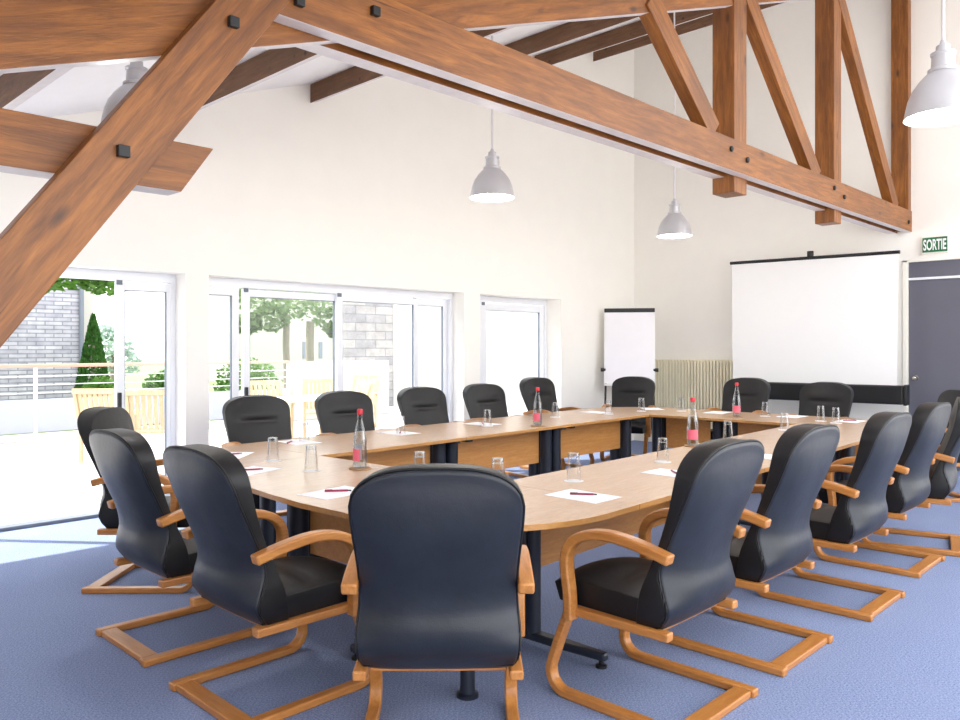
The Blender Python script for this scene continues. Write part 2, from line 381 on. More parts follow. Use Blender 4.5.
LAMPS = [(4.9,4.62,2.775,'metal pendant lamp hanging before the window wall, left of the other low lamp'), (7.83,4.58,2.74,'small metal pendant lamp hanging near the room corner under the truss'),
         (4.83,1.18,2.75,'largest metal pendant lamp, cut by the right edge above the door'), (1.88,4.6,2.76,'pale pendant lamp half hidden behind the slanting timber strut')]
for a in LAMPS: lamp(*a)

# ------------------------------------------------------------------ tables
OX, OY, TH = 3.2, 3.85, .04
def W(a, b): return (OX+a*math.cos(TH)-b*math.sin(TH), OY+a*math.sin(TH)+b*math.cos(TH))
TG = 'beech table units of the conference ring'
def table(name, label, outline, legs, panels, post=None):
    t = thing(name, label, 'table', (OX,OY,0), TH, TG)
    def ins(pts, d):  # shrink a convex outline a little
        n = len(pts); cx = sum(p[0] for p in pts)/n; cy = sum(p[1] for p in pts)/n; out = []
        for x, y in pts:
            out.append((x-(d if x > cx else -d), y-(d if y > cy else -d)))
        return out
    top = obj('tabletop', prism(bmesh.new(), outline, 'z', .7125, .74), ['beech','beech_edge'], t, bev=.002)
    for p in top.data.polygons:
        if abs(p.normal.z) < .5: p.material_index = 1
    for (a, b, dirn, fl, *thin) in legs:
        hs_, rd_ = thin or (.075, .058)
        # column of two rounded uprights and a web, on a long foot with levelling pads
        L = bmesh.new()
        u = Vector((0,1)) if dirn == 'b' else Vector((1,0)); v = Vector((u.y,-u.x))
        def pt(s, r): q = Vector((a,b))+u*s+v*r; return q
        def ob(bm, s0, s1, r0, r1, z0, z1):
            P = [pt(s0,r0), pt(s1,r0), pt(s1,r1), pt(s0,r1)]; prism(bm, [(p.x,p.y) for p in P], 'z', z0, z1)
        ob(L, -hs_, hs_, -.012, .012, .09, .69)
        for s in (-hs_,hs_): lathe(L, [(rd_,.06),(rd_,.7)], 16, (pt(s,0).x, pt(s,0).y, 0), True, True)
        c = obj('leg', L, 'navy', t, True)
        Fm = bmesh.new(); P = []
        for s, r in ((-fl,.022),(-fl*.5,.036),(fl*.5,.036),(fl,.022),(fl,-.022),(fl*.5,-.036),(-fl*.5,-.036),(-fl,-.022)): q = pt(s,r); P.append((q.x,q.y))
        prism(Fm, P, 'z', .035, .075)
        f = obj('foot', Fm, 'navy', c, bev=.012)
        for s in (-fl+.03, fl-.03): q = pt(s,0); obj('levelling_pad', lathe(bmesh.new(), [(.026,0),(.026,.014),(.012,.018),(.012,.04)], 14, (q.x,q.y,0), True, True), 'black', c, True)
        Br = bmesh.new(); ob(Br, -.3, .3, -.03, .03, .69, .7125); obj('bracket', Br, 'black', c)
    if post: obj('leg', lathe(bmesh.new(), [(.048,0),(.048,.014),(.034,.02),(.032,.05),(.03,.7125)], 18, (post[0],post[1],0), True, True), 'navy', t, True)
    for (a0, b0, a1, b1, z0, z1) in panels:
        d = Vector((a1-a0, b1-b0)).normalized(); n = Vector((-d.y,d.x))*.009
        pm = prism(bmesh.new(), [(a0-n.x,b0-n.y),(a1-n.x,b1-n.y),(a1+n.x,b1+n.y),(a0+n.x,b0+n.y)], 'z', z0, z1)
        obj('modesty_panel', pm, 'beech_panel', t, bev=.002)
    return t
def rect(a0, a1, b0, b1): return [(a0,b0),(a1,b0),(a1,b1),(a0,b1)]
g = .002
LB, LT, RB, RT = .80, 1.80, -1.75, -.85
U = 1.517
for i, nm in enumerate(('nearest the open doors', 'middle unit of three', 'far unit toward the flip chart')):
    a0, a1 = i*U+g, (i+1)*U-g
    table('conference_table', 'straight beech table unit along the windows, '+nm, rect(a0, a1, LB, LT),
          [(a0+.075, LB+.33, 'b', .31), (a1-.075, LB+.33, 'b', .31)], [(a0+.145, LB+.3, a1-.145, LB+.3, .345, .711)])
for i, nm in enumerate(('nearest the camera', 'middle unit of three', 'far unit next to the screen')):
    a0, a1 = i*U+g, (i+1)*U-g
    table('conference_table', 'straight beech table unit along the right side, '+nm, rect(a0, a1, RB, RT),
          ([(a0+.09, RB+.47, 'b', .36)] if i else [])+[(a1-.09, RB+.47, 'b', .36)], [(a0+(.16 if i else -.17), RB+.56, a1-.16, RB+.58, .345, .711)])
A0 = -1.08
arc = lambda ca, cb, r, d0, d1: [(ca+r*math.cos(math.radians(d0+(d1-d0)*i/14)), cb+r*math.sin(math.radians(d0+(d1-d0)*i/14))) for i in range(15)]
table('corner_table', 'rounded beech corner table at the near right end of the ring', arc(A0+.8, RB+.8, .8, 180, 270)+[(-g,RB),(-g,RT-g),(A0,RT-g)],
      [(-.23, RB+.5, 'b', .46, .03, .036)], [], post=(-.87, RB+.33))
table('corner_table', 'rounded beech corner table at the near left end by the open doors', [(-g,LT),(-.16,1.74),(-.32,1.63),(-.47,1.48),(-.6,1.29),(-.7,1.1),(-.78,.95),(-.84,LB+g),(-g,LB+g)],
      [(-.14, LT-.5, 'b', .34)], [], post=(-.62, .95))
table('conference_table', 'straight beech table unit across the near end, behind the closest chair', [(A0,RT+g),(-g,RT+g),(-g,LB-g),(-.84,LB-g),(-.92,.5),(-1.0,.15),(-1.05,-.2),(A0,-.5)],
      [(A0+.42, RT+.1, 'a', .3), (A0+.42, .0, 'a', .3)], [(A0+.38, RT+.16, A0+.38, -.07, .345, .711)])
FA0, FA1, FM = 3*U+g, 5.55, .05
table('conference_table', 'straight beech table unit across the far end, left half toward flip chart', [(FA0,FM+g),(FA1,FM+g)]+arc(FA1-.8, LT-.8, .8, 0, 90)+[(FA0,LT)],
      [(FA0+.42, FM+.09, 'a', .36), (FA0+.42, LT-.9, 'a', .36)], [(FA0+.3, FM+.16, FA0+.3, LT-1.05, .345, .711)])
table('conference_table', 'straight beech table unit across the far end, right half before the screen', [(FA0,RB)]+arc(FA1-.8, RB+.8, .8, 270, 360)+[(FA1,FM-g),(FA0,FM-g)],
      [(FA0+.42, FM-.09, 'a', .36), (FA0+.42, RB+.12, 'a', .3)], [(FA0+.3, RB+.2, FA0+.3, FM-.16, .345, .711)])

# ------------------------------------------------------------------ conference chairs
BT = [(.36,.25,.195,.165,.25),(.40,.245,.145,.115,.272),(.47,.232,.106,.066,.285),(.54,.215,.122,.05,.286),(.61,.188,.142,.058,.28),(.69,.155,.122,.046,.276),(.79,.118,.078,.01,.28),(.89,.085,.032,-.028,.288),(.98,.064,-.005,-.048,.292),(1.06,.046,-.036,-.058,.29),(1.14,.02,-.066,-.077,.286)]
def ztop(s): return .992+.133*max(0, 1-abs(s)**3.1)**.5
def zbot(s): return .362+.03*abs(s)**6
def back_pt(s, t, which, ins=1.0):
    s2 = s*ins
    z = zbot(s)+t*(ztop(s)-zbot(s))
    if ins != 1: z = .74+(z-.74)*(ins+.012)
    uf, ue, uc, hw = interp(BT, z)
    x = hw*s2
    if which == 'f':
        y = uf+.022*(1-s*s)
        e = math.exp(-((z-.9)/.019)**2)*max(0, 1-(abs(s)/.62)**4)
        y += -.014*e + .010*math.exp(-((z-.975)/.05)**2)*max(0, 1-(abs(s)/.8)**4)
        y += .012*math.exp(-((z-.56)/.09)**2)*max(0, 1-(abs(s)/.8)**2)
    elif which == 'e': y = ue
    else:
        edge = (1-abs(s)**3.0)*min(1, (t/.12))**.6*min(1, (1-t)/.10)**.6
        y = ue-.012+(uc-ue+.006)*max(0, edge)
    return (x, y, z)
def make_chair():
    t = thing('conference_chair', 'x', 'chair', (0,0,0), 0, 'black leather cantilever conference chairs')
    NS, NT_ = 26, 44
    sv = [math.sin((i/NS-.5)*PI) if False else (2*i/NS-1) for i in range(NS+1)]
    sv = [math.copysign(1-(1-abs(x))**1.35, x) for x in sv]
    tv = [j/NT_ for j in range(NT_+1)]
    bm = bmesh.new()
    F = [[bm.verts.new(back_pt(s, q, 'f')) for s in sv] for q in tv]
    B = [[bm.verts.new(back_pt(s, q, 'e')) for s in sv] for q in tv]
    for G in (F, B):
        for r0, r1 in zip(G, G[1:]):
            for i in range(NS): bm.faces.new([r0[i], r0[i+1], r1[i+1], r1[i]])
    ring = lambda G: G[0]+[r[-1] for r in G[1:]]+G[-1][-2::-1]+[r[0] for r in G[-2:0:-1]]
    ra, rb = ring(F), ring(B); n = len(ra)
    for i in range(n): bm.faces.new([ra[i], ra[(i+1)%n], rb[(i+1)%n], rb[i]])
    obj('backrest', bm, 'leather', t, 'full', bev=.022, segs=3, ang=.9)
    bm = bmesh.new()
    G = [[bm.verts.new(back_pt(s, q, 's', .972)) for s in sv] for q in tv]
    K = [[bm.verts.new((lambda p: (p[0], p[1], p[2]))((lambda e: (e[0], e[1]+.004, e[2]))(back_pt(s, q, 'e', .972)))) for s in sv] for q in tv]
    for H in (G, K):
        for r0, r1 in zip(H, H[1:]):
            for i in range(NS): bm.faces.new([r0[i], r0[i+1], r1[i+1], r1[i]])
    ra, rb = ring(G), ring(K)
    for i in range(n): bm.faces.new([ra[i], ra[(i+1)%n], rb[(i+1)%n], rb[i]])
    sh = obj('back_shell', bm, 'shell', t, 'full')
    P = [(p[0], p[1]-.004, p[2]) for p in [back_pt(s, 1, 'e', .985) for s in sv]]
    L = [(lambda p: (p[0], p[1]-.004, p[2]))(back_pt(-1, q, 'e', .985)) for q in tv[2:-1]]
    R = [(lambda p: (p[0], p[1]-.004, p[2]))(back_pt(1, q, 'e', .985)) for q in tv[-2:1:-1]]
    obj('piping', tube(bmesh.new(), L+P+R, .005, 6), 'leather', sh, 'full')
    # seat cushion
    bm = bmesh.new(); N, Mm = 16, 16
    top, bot = [], []
    for j in range(Mm+1):
        v = j/Mm; y = .13+.55*v; rt, rb2 = [], []
        for i in range(N+1):
            s = 2*i/N-1; x = .262*s*(1-.05*v)
            z = .492+.03*(1-s*s)-.035*max(0, v-.72)**2/.08+.012*v-.014*math.exp(-((v-.5)/.06)**2)*(1-abs(s)**3)
            rt.append(bm.verts.new((x, y, z))); rb2.append(bm.verts.new((x, y-(.03 if j == Mm else 0), .395)))
        top.append(rt); bot.append(rb2)
    for G in (top, bot):
        for r0, r1 in zip(G, G[1:]):
            for i in range(N): bm.faces.new([r0[i], r0[i+1], r1[i+1], r1[i]])
    ra, rb = ring(top), ring(bot); n = len(ra)
    for i in range(n): bm.faces.new([ra[i], ra[(i+1)%n], rb[(i+1)%n], rb[i]])
    obj('seat', bm, 'leather', t, 'full', bev=.04, segs=4, ang=.9)
    # bent oak frame
    base = [(0,.0175),(.2,.0175),(.45,.0175),(.585,.0175)] + [(.585+.085*math.sin(math.radians(d)), .1025-.085*math.cos(math.radians(d))) for d in range(12, 109, 12)]
    e = base[-1]; base += [(.625,.24),(.572,.37)]
    base = [Vector(p) for p in base]
    for x in (-.28,.28):
        obj('sled_rail', sweep_yz(bmesh.new(), base, x-.026, x+.026, .035), 'oak', t, True, bev=.007)
    boxo('crossbar', (-.255,.012,.002), (.255,.09,.033), 'oak_along', t, .006)
    armp = smoothpath([(.55,.345),(.553,.45),(.566,.54),(.566,.62),(.53,.682),(.455,.72),(.34,.733),(.2,.716),(.07,.685)], 4)
    for sgn in (-1,1):
        x = .302*sgn
        obj('armrest', sweep_yz(bmesh.new(), armp, x-.028, x+.028, .042), 'oak', t, True, bev=.008)
    for x in (-.27,.27):
        obj('seat_rail', box(bmesh.new(), (x-.024,.09,.36), (x+.024,.565,.396)), 'oak', t, bev=.007)
    boxo('seat_support', (-.24,.16,.366), (.24,.24,.392), 'oak_along', t, .005)
    return t
ch = make_chair()
q = PI/4
CH = [  # rear-bar centre x, y, heading (rotation about z), height factor, label
 (1.95,5.28,-PI*.75, .985, 'black leather chair farthest left, turned diagonally before the open terrace doors'),
 (1.54,3.99,-PI/2, .97, 'black leather chair with its dark blue back to us, second from the left edge'),
 (1.52,3.08,-PI/2, .97, 'black leather chair whose long left-hand armrest and seat show, third from the left edge'),
 (1.768,1.918,-q, .985, 'closest black leather chair, its whole back square to us at the bottom centre'),
 (2.96,1.50,0, 1, 'black leather chair nearest on the right side, whole wooden sled base in view'),
 (3.82,1.50,0, 1, 'black leather chair second along the right side of the tables'),
 (4.86,1.46,0, 1, 'black leather chair third along the right side of the tables'),
 (5.94,1.51,0, 1, 'black leather chair fourth along the right side, just before the dark door'),
 (6.72,1.5,.25, 1, 'black leather chair cut by the right edge of the picture, only one arm in view'),
 (9.03,2.05,q, .95, 'black leather chair facing us at the far right corner, before the grey door'),
 (3.60,6.26,PI-.17, .95, 'black leather chair on the window side, first beside the white pier'),
 (4.55,6.28,PI-.15, .95, 'black leather chair on the window side behind the nearest bottle'),
 (5.60,6.33,PI-.12, .95, 'black leather chair in the middle of the window side row'),
 (6.60,6.37,PI-.1, .95, 'black leather chair on the window side, before the last narrow window'),
 (7.62,6.42,PI-.02, .99, 'black leather chair on the window side with a bottle in front, last before the corner'),
 (9.22,6.02,PI*.62, .97, 'black leather chair in front of the flip chart'),
 (9.36,4.45,PI/2, .99, 'black leather chair at the far end beside the radiator, left of the screen'),
 (9.33,3.47,PI/2, .97, 'black leather chair at the far end in front of the white screen'),
]
for i, (x, y, rz, hz, lab) in enumerate(CH):
    if i == 0: o = ch; ch.location = (x,y,0); ch.rotation_euler = (0,0,rz); ch['label'] = lab
    else: o = dup(ch, (x,y,0), rz, lab)
    o.scale = (1,1,hz)

# ------------------------------------------------------------------ table ware
ZT = .7405
def make_glass():
    t = thing('drinking_glass', 'x', 'glass', group='upturned drinking glasses')
    obj('tumbler', lathe(bmesh.new(), [(.041,.002),(.0415,.004),(.0385,.05),(.034,.11),(.032,.15),(.030,.158),(.001,.159)], 20), 'tumbler', t, True)
    obj('thick_base', lathe(bmesh.new(), [(.001,.130),(.029,.130),(.0295,.136),(.0285,.152),(.001,.155)], 20), 'tumbler', t, True)
    obj('paper_coaster', lathe(bmesh.new(), [(.056,0),(.056,.0015)], 24, cap0=True, cap1=True), 'coaster', t)
    return t
GL = [(2.80,4.65,'upturned glass at the near left corner, closest to the left chairs'), (2.74,4.11,'upturned glass on the near end left of the nearest bottle'),
 (3.56,5.44,'upturned glass in front of the first window side chair'), (4.44,5.28,'upturned glass before the middle window side chair'),
 (3.0,3.40,'upturned glass whose top peeks above the closest chair at its middle'), (3.12,2.90,'upturned glass just behind the right shoulder of the closest chair'),
 (3.57,2.73,'upturned glass standing behind the paper with the pen, near right table'), (4.57,2.76,'upturned glass on the right row beside the second paper'),
 (5.47,5.22,'upturned glass before the fourth window side chair'), (6.68,5.36,'upturned glass right of the far window side bottle'),
 (7.40,5.17,'upturned glass at the far left corner, left of the flip chart chair'), (8.02,5.13,'upturned glass right before the flip chart chair'),
 (8.35,4.79,'upturned glass on the far table before the radiator'), (6.0,3.02,'upturned glass showing above the first right side chair'),
 (7.1,3.02,'upturned glass showing above the second right side chair'), (8.38,3.78,'upturned glass right of the far end bottle'),
 (8.22,3.12,'upturned glass before the screen chair, left of a pair'), (8.11,2.93,'upturned glass before the screen chair, right of a pair')]
gp = make_glass()
for i, (x, y, lab) in enumerate(GL):
    if i == 0: gp.location = (x,y,ZT); gp['label'] = lab
    else: dup(gp, (x,y,ZT), rnd.random()*6, lab)
def make_bottle():
    t = thing('water_bottle', 'x', 'bottle', group='glass water bottles')
    H = [(.001,.012),(.04,.01),(.043,.02),(.043,.16),(.041,.19),(.033,.235),(.021,.285),(.0155,.31),(.0155,.335),(.017,.338),(.017,.345),(.0145,.347)]
    obj('bottle_glass', lathe(bmesh.new(), H, 24), 'bottle', t, True)
    obj('water', lathe(bmesh.new(), [(.001,.018),(.038,.018),(.039,.17),(.036,.195),(.029,.235),(.001,.236)], 20), 'tumbler', t, True)
    obj('cap', lathe(bmesh.new(), [(.017,.34),(.018,.345),(.018,.37),(.015,.374),(.001,.375)], 16), 'red', t, True)
    lb = bmesh.new(); n = 14; h0, h1 = .055, .13; V = [[lb.verts.new((.0436*math.cos(a), .0436*math.sin(a), z)) for a in [-1.1+2.2*k/n for k in range(n+1)]] for z in (h0, h1)]
    for k in range(n): lb.faces.new([V[0][k], V[0][k+1], V[1][k+1], V[1][k]])
    obj('label_sticker', lb, 'pink', t, 'full')
    lb = bmesh.new(); n = 14; V = [[lb.verts.new((.0436*math.cos(a), .0436*math.sin(a), z)) for a in [-2.4+1.1*k/n for k in range(n+1)]] for z in (.05, .15)]
    for k in range(n): lb.faces.new([V[0][k], V[0][k+1], V[1][k+1], V[1][k]])
    obj('white_sticker', lb, 'paper', t, 'full')
    obj('coaster', lathe(bmesh.new(), [(.066,0),(.066,.008)], 24, cap0=True, cap1=True), 'cork', t)
    return t
BO = [(2.99,3.95,'red-capped glass water bottle nearest to us on the near left corner'), (5.45,3.03,'red-capped glass water bottle on the right row above the first chair'),
      (5.79,4.86,'red-capped glass water bottle on the window side row'), (8.03,3.94,'red-capped glass water bottle on the far table left of the screen')]
bp = make_bottle()
for i, (x, y, lab) in enumerate(BO):
    if i == 0: bp.location = (x,y,ZT); bp.rotation_euler = (0,0,3.0); bp['label'] = lab
    else: dup(bp, (x,y,ZT), (3.6,3.3,3.5)[i-1], lab)
PA = [(2.47,4.37,.35,1,'sheet of paper at the near left corner before the second chair'), (2.42,3.40,.1,1,'sheet of paper at the near end, partly behind the closest chair'),
 (3.5,5.42,1.5,1,'sheet of paper before the first window side chair'), (2.74,5.10,.75,1,'sheet of paper at the far left edge of the near end'),
 (3.24,2.42,1.57,1,'largest white sheet with magenta pen, on the near right table'), (4.2,2.46,1.57,1,'white sheet with pen half behind the first right side chair'),
 (4.49,5.36,1.57,1,'sheet of paper before the middle window side chair'), (5.58,5.40,1.6,1,'sheet of paper before the fourth window side chair'),
 (7.5,5.42,1.5,0,'sheet of paper at the far left corner beside a glass'), (8.40,5.22,.8,0,'sheet of paper before the flip chart chair'),
 (8.55,3.55,0,0,'sheet of paper on the far table behind the bottle'), (8.42,2.9,0,1,'sheet of paper right of the pair of glasses'),
 (5.3,2.42,1.57,0,'sheet of paper on the right row between the first and second chair'), (8.45,4.38,.1,0,'sheet of paper on the far table before the radiator side chair')]
pen0 = None; pap0 = None
PN = ['at the near left corner','at the near end beside the closest chair','before the first window side chair','at the far left edge of the near end','on the largest white sheet','half behind the first right side chair','before the middle window side chair','before the fourth window side chair','','','','on the sheet right of the pair of glasses']
for i, (x, y, rz, pn, lab) in enumerate(PA):
    if not pap0:
        pap0 = boxo('paper_sheet', (-.163,-.115,0), (.163,.115,.0012), 'paper'); o = pap0
        tag(o, lab, 'paper', 'paper sheets on the tables')
    else: o = pap0.copy(); C.objects.link(o); o['label'] = lab
    o.location = (x,y,ZT); o.rotation_euler = (0,0,rz)
    if pn:
        lab2 = 'slim magenta pen lying on the paper ' + PN[i]
        if i == 4: lab2 = 'slim magenta pen lying on the largest white sheet, near right table'
        if i == 11: lab2 = 'slim magenta pen on the sheet right of the pair of glasses'
        if not pen0:
            pen0 = thing('pen', lab2, 'pen', group='magenta pens on the papers'); p = pen0
            b_ = obj('barrel', tube(bmesh.new(), [(-.07,0,.0055),(-.02,0,.0055),(.05,0,.0055)], .0052, 8), 'pen', p, True)
            obj('pen_tip', tube(bmesh.new(), [(.05,0,.0055),(.068,0,.0045)], .0035, 8), 'black', p, True)
            obj('clip', box(bmesh.new(), (-.068,-.0012,.0105), (-.03,.0012,.0125)), 'black', p)
        else: p = dup(pen0, (0,0,0), 0, lab2)
        p.location = (x+.02-(.1 if i == 2 else 0),y+.01,ZT+.0014); p.rotation_euler = (0,0,rz-.75 if i != 4 else -.95)

# ------------------------------------------------------------------ projection screen, flip chart
S = thing('projection_screen', 'white pull-up projection screen on a black case before the back wall', 'projection screen', (10.35,4.07,0), .1)
hw = 1.035
bm = prism(bmesh.new(), [(-hw*.985,1.02),(hw*.985,1.02),(hw,2.655),(-hw,2.655)], 'x', -.003, .003); obj('fabric', bm, 'screen', S)
rd = obj('top_rod', tube(bmesh.new(), [(0,-hw-.02,2.66),(0,hw+.02,2.66)], .022, 10), 'black', S, True)
hk = obj('hook', box(bmesh.new(), (-.02,-.045,2.68), (.02,.03,2.75)), 'black', S, bev=.006)
obj('case', box(bmesh.new(), (-.09,-hw-.07,.80), (.09,.86,1.03)), 'black', S, bev=.02)
obj('end_cap', box(bmesh.new(), (-.1,-hw-.11,.79), (.1,-hw-.07,1.04)), 'black', S, bev=.01)
obj('end_cap', box(bmesh.new(), (-.1,.86,.79), (.1,.9,1.04)), 'black', S, bev=.01)
obj('mast', tube(bmesh.new(), [(.07,0,.25),(.07,0,2.66)], .018, 10), 'black', S, True)
for a in (.4, 2.5, -1.57):
    obj('leg', tube(bmesh.new(), [(.07,0,.62),(.07+.45*math.sin(a)*.5,.45*math.cos(a),.012)], .012, 8), 'black', S, True)
fl = thing('flip_chart', 'white flip chart easel with dark top clamp standing in the corner', 'flip chart', (9.93,6.56,0), math.atan2(-.55,-.83)); fl.scale = (1,1.08,1.025)
def tilt(z, o=0): return (-.12*(z-1.0)+o)
bm = prism(bmesh.new(), [(tilt(.93),.93),(tilt(2.03),2.03),(tilt(2.03,-.02),2.03),(tilt(.93,-.02),.93)], 'y', -.345, .345); obj('board', bm, 'white', fl, bev=.003)
bm = prism(bmesh.new(), [(tilt(.96,.006),.96),(tilt(2.0,.006),2.0),(tilt(2.0,.001),2.0),(tilt(.96,.001),.96)], 'y', -.325, .325); obj('paper_pad', bm, 'paper', fl)
bm = box(bmesh.new(), (tilt(2.0)-.01,-.345,1.97), (tilt(2.0)+.022,.345,2.03)); obj('clamp_bar', bm, 'black', fl, bev=.006)
bm = box(bmesh.new(), (tilt(.93)-.01,-.345,.9), (tilt(.93)+.07,.345,.925)); obj('pen_tray', bm, 'white', fl, bev=.004)
for y in (-.32,.32):
    obj('leg', tube(bmesh.new(), [(tilt(1.1,-.035),y,1.1),(tilt(-.15,-.02)+.0,y*1.05,.015)], .014, 10), 'black', fl, True)
    obj('leg_knob', tube(bmesh.new(), [(tilt(1.05,-.03),y*1.0,1.13),(tilt(1.05,-.03),y*1.22,1.13)], .028, 10), 'black', fl, True)
obj('rear_leg', tube(bmesh.new(), [(tilt(1.9,-.03),0,1.9),(-.5,0,.015)], .014, 10), 'black', fl, True)

# ------------------------------------------------------------------ outside
bm = bmesh.new(); box(bm, (-14,WY+.33,-.12), (26,14.1,-.005)); box(bm, (8.8,14.1,-.12), (26,15.6,-.005)); box(bm, (-14,14.1,-.12), (-5,15,-.005)); tag(obj('terrace', bm, 'terrace'), kind='structure')
tag(boxo('lawn', (-60,14.1,-.3), (70,90,-.02), 'lawn'), kind='structure')
tag(boxo('ground', (-60,-60,-.45), (70,14.1,-.13), 'terrace'), kind='structure')
RY = 13.95
rl = thing('terrace_railing', 'white terrace railing with steel cables, solid lower panel and wooden handrail', 'railing', (0,RY,0))
obj('handrail', box(bmesh.new(), (-6,-.05,1.17), (8.76,.05,1.225)), 'railwood', rl, bev=.015)
for i, z in enumerate((1.03,.89,.76)): obj('cable', tube(bmesh.new(), [(-6,0,z),(8.76,0,z)], .007, 6), 'alu', rl, True)
for x in (-3.2,.45,4.09,5.35,7.0,8.74): obj('post', box(bmesh.new(), (x-.024,-.02,0), (x+.024,.02,1.17)), 'alu', rl, bev=.005)
obj('lower_panel', box(bmesh.new(), (-6,-.015,.13), (8.76,.015,.66)), 'panel', rl)
obj('kerb', box(bmesh.new(), (-6,-.08,0), (8.76,.08,.1)), 'terrace', rl)
tag(boxo('garden_wall', (8.8,RY-.1,0), (11.3,RY+.1,1.2), 'glasswhite', bev=.01), 'low white rendered garden wall at the end of the terrace railing', 'wall')
hs = thing('brick_house', 'grey brick house beyond the terrace railing, at the far left', 'house')
boxo('brick_wall', (-6,18,-.1), (6.21,24,7), 'greybrick', hs)
boxo('side_pier', (6.21,18.15,-.1), (6.48,24,3.0), 'far_render' if False else 'glasswhite', hs)
obj('drainpipe', tube(bmesh.new(), [(6.16,17.94,-.1),(6.16,17.94,6.9)], .05, 8), 'gasket', hs, True)
obj('wall_lantern', box(bmesh.new(), (3.9,17.9,1.2), (4.05,18.0,1.42)), 'black', hs, bev=.01)
wg = thing('stone_wing', 'pale stone building wing with large blocks seen through the sliding windows', 'house')
boxo('stone_wall', (11.4,15.6,-.1), (12.86,16.1,5.2), 'ashlar', wg)
boxo('rendered_wall', (12.86,15.58,-.1), (24,16.1,5.2), 'glasswhite', wg)
fh = thing('white_house', 'distant white house with narrow dark windows behind the trees', 'house', (21.5,32,0))
boxo('house_wall', (-4.5,0,-.1), (3.5,6,4.2), 'glasswhite', fh)
for x in (-.55,.36): obj('window', box(bmesh.new(), (x-.1,-.03,.95), (x+.1,.02,1.75)), 'dkwin', fh)
obj('roof', prism(bmesh.new(), [(-.3,4.2),(6.3,4.2),(3,5.8)], 'x', -4.7, 3.7), 'purlin', fh)
def leaves(bm, c, r, n, size, rr, shell=.55, zmin=None):
    for _ in range(n):
        while True:
            p = Vector((rr.uniform(-1,1), rr.uniform(-1,1), rr.uniform(-1,1)))
            if shell < p.length <= 1: break
        p = Vector((c[0]+p.x*r[0], c[1]+p.y*r[1], c[2]+p.z*r[2]))
        a = Vector((rr.uniform(-1,1), rr.uniform(-1,1), rr.uniform(-.6,.6))).normalized(); b = a.cross(Vector((rr.uniform(-1,1), rr.uniform(-1,1), rr.uniform(-1,1)))).normalized()
        s = size*rr.uniform(.6,1.3)
        bm.faces.new([bm.verts.new(p+s*v) for v in (a, .55*b+.1*a, -a, -.55*b+.1*a)])
def tree(name, label, x, y, trunk, crowns, lm, n, size, group=None):
    rr = random.Random(int(x*100+y)); t = thing(name, label, 'tree', (x,y,-.05), 0, group)
    zc0 = min(c[2] for c in crowns)
    obj('trunk', tube(bmesh.new(), smoothpath([(0,0,0),(.02,.03,zc0*.4),(-.03,0,zc0*.75),(0,0,zc0+.3)], 3), trunk, 9), 'trunk', t, True)
    bm = bmesh.new()
    for cx, cy, cz, r in crowns: leaves(bm, (cx,cy,cz), (r,r,r*.75), n, size, rr)
    obj('crown', bm, lm, t)
    return t
tree('leafy_tree', 'dark green leafy tree overhanging the terrace, its lowest branches above the open door', 1.9, 12.0, .16,
     [(0,0,4.6,2.0),(1.3,-.3,3.7,1.2),(1.75,-.5,2.72,.55),(-1.2,.4,3.8,1.3),(2.35,-.55,2.66,.5),(1.35,-.5,2.36,.26),(2.0,-.5,3.2,.8)], 'leafdark', 700, .07)
tree('plane_tree', 'pale plane tree with forked trunk behind the garden wall, left of two', 12.5, 20, .1,
     [(0,0,3.5,1.2),(-.7,.2,3.1,.9),(-.6,-.2,2.4,.55),(.3,.2,4.2,1.0),(-1.2,.1,2.2,.4)], 'leafpale', 230, .11, 'plane trees')
tree('plane_tree', 'pale plane tree with thick trunk behind the garden wall, right of two', 14.9, 22.4, .14,
     [(0,0,3.7,1.3),(.9,.1,3.2,.9),(-.6,0,3.0,.8),(.85,0,2.5,.6),(1.2,.2,2.1,.35)], 'leafpale', 230, .11, 'plane trees')
tree('leafy_tree', 'far washed-out tree behind the cypress at the right of the brick house', 10.3, 27, .12, [(0,0,1.6,.6),(.3,0,1.0,.6),(-.2,.3,2.0,.4)], 'leafoverexp', 300, .1)
cy = thing('cypress', 'dark green conical cypress beside the corner of the brick house', 'tree', (5.92,16.6,0))
bm = bmesh.new(); rr = random.Random(3)
for _ in range(5200):
    h = rr.random()**1.35; R = .40*(1-h)**.85*min(1, .6+h*4)+.015; a = rr.uniform(0, 2*PI); z = .1+h*2.05
    p = Vector((R*math.cos(a)*rr.uniform(.8,1.05), R*math.sin(a)*rr.uniform(.8,1.05), z)); u = Vector((math.cos(a)*.4+rr.uniform(-.3,.3), math.sin(a)*.4+rr.uniform(-.3,.3), 1)).normalized(); v = u.cross(Vector((rr.uniform(-1,1), rr.uniform(-1,1), .2))).normalized()
    s = .045; bm.faces.new([bm.verts.new(p+q2) for q2 in (u*s, v*s*.5, -u*s*.5, -v*s*.5)])
obj('crown', bm, 'leafcyp', cy)
obj('trunk', tube(bmesh.new(), [(0,0,0),(0,0,1.0),(0,0,1.9)], .05, 8), 'trunk', cy, True)
def shrub(x, y, r, h, lab):
    bm = bmesh.new(); rr = random.Random(int(x*31)); leaves(bm, (0,0,h*.5), (r,r*.7,h*.55), 1500, .06, rr, .3)
    o = tag(obj('shrub', bm, 'leafhedge', loc=(x,y,0)), lab, 'shrub', 'garden shrubs')
shrub(8.6,15.3,.75,1.25,'light green shrub behind the railing, beside the garden wall'); shrub(6.95,15.6,.5,1.0,'light green shrub behind the railing, seen left of the first sliding window'); shrub(5.7,15.5,.45,.9,'light green shrub at the foot of the cypress')

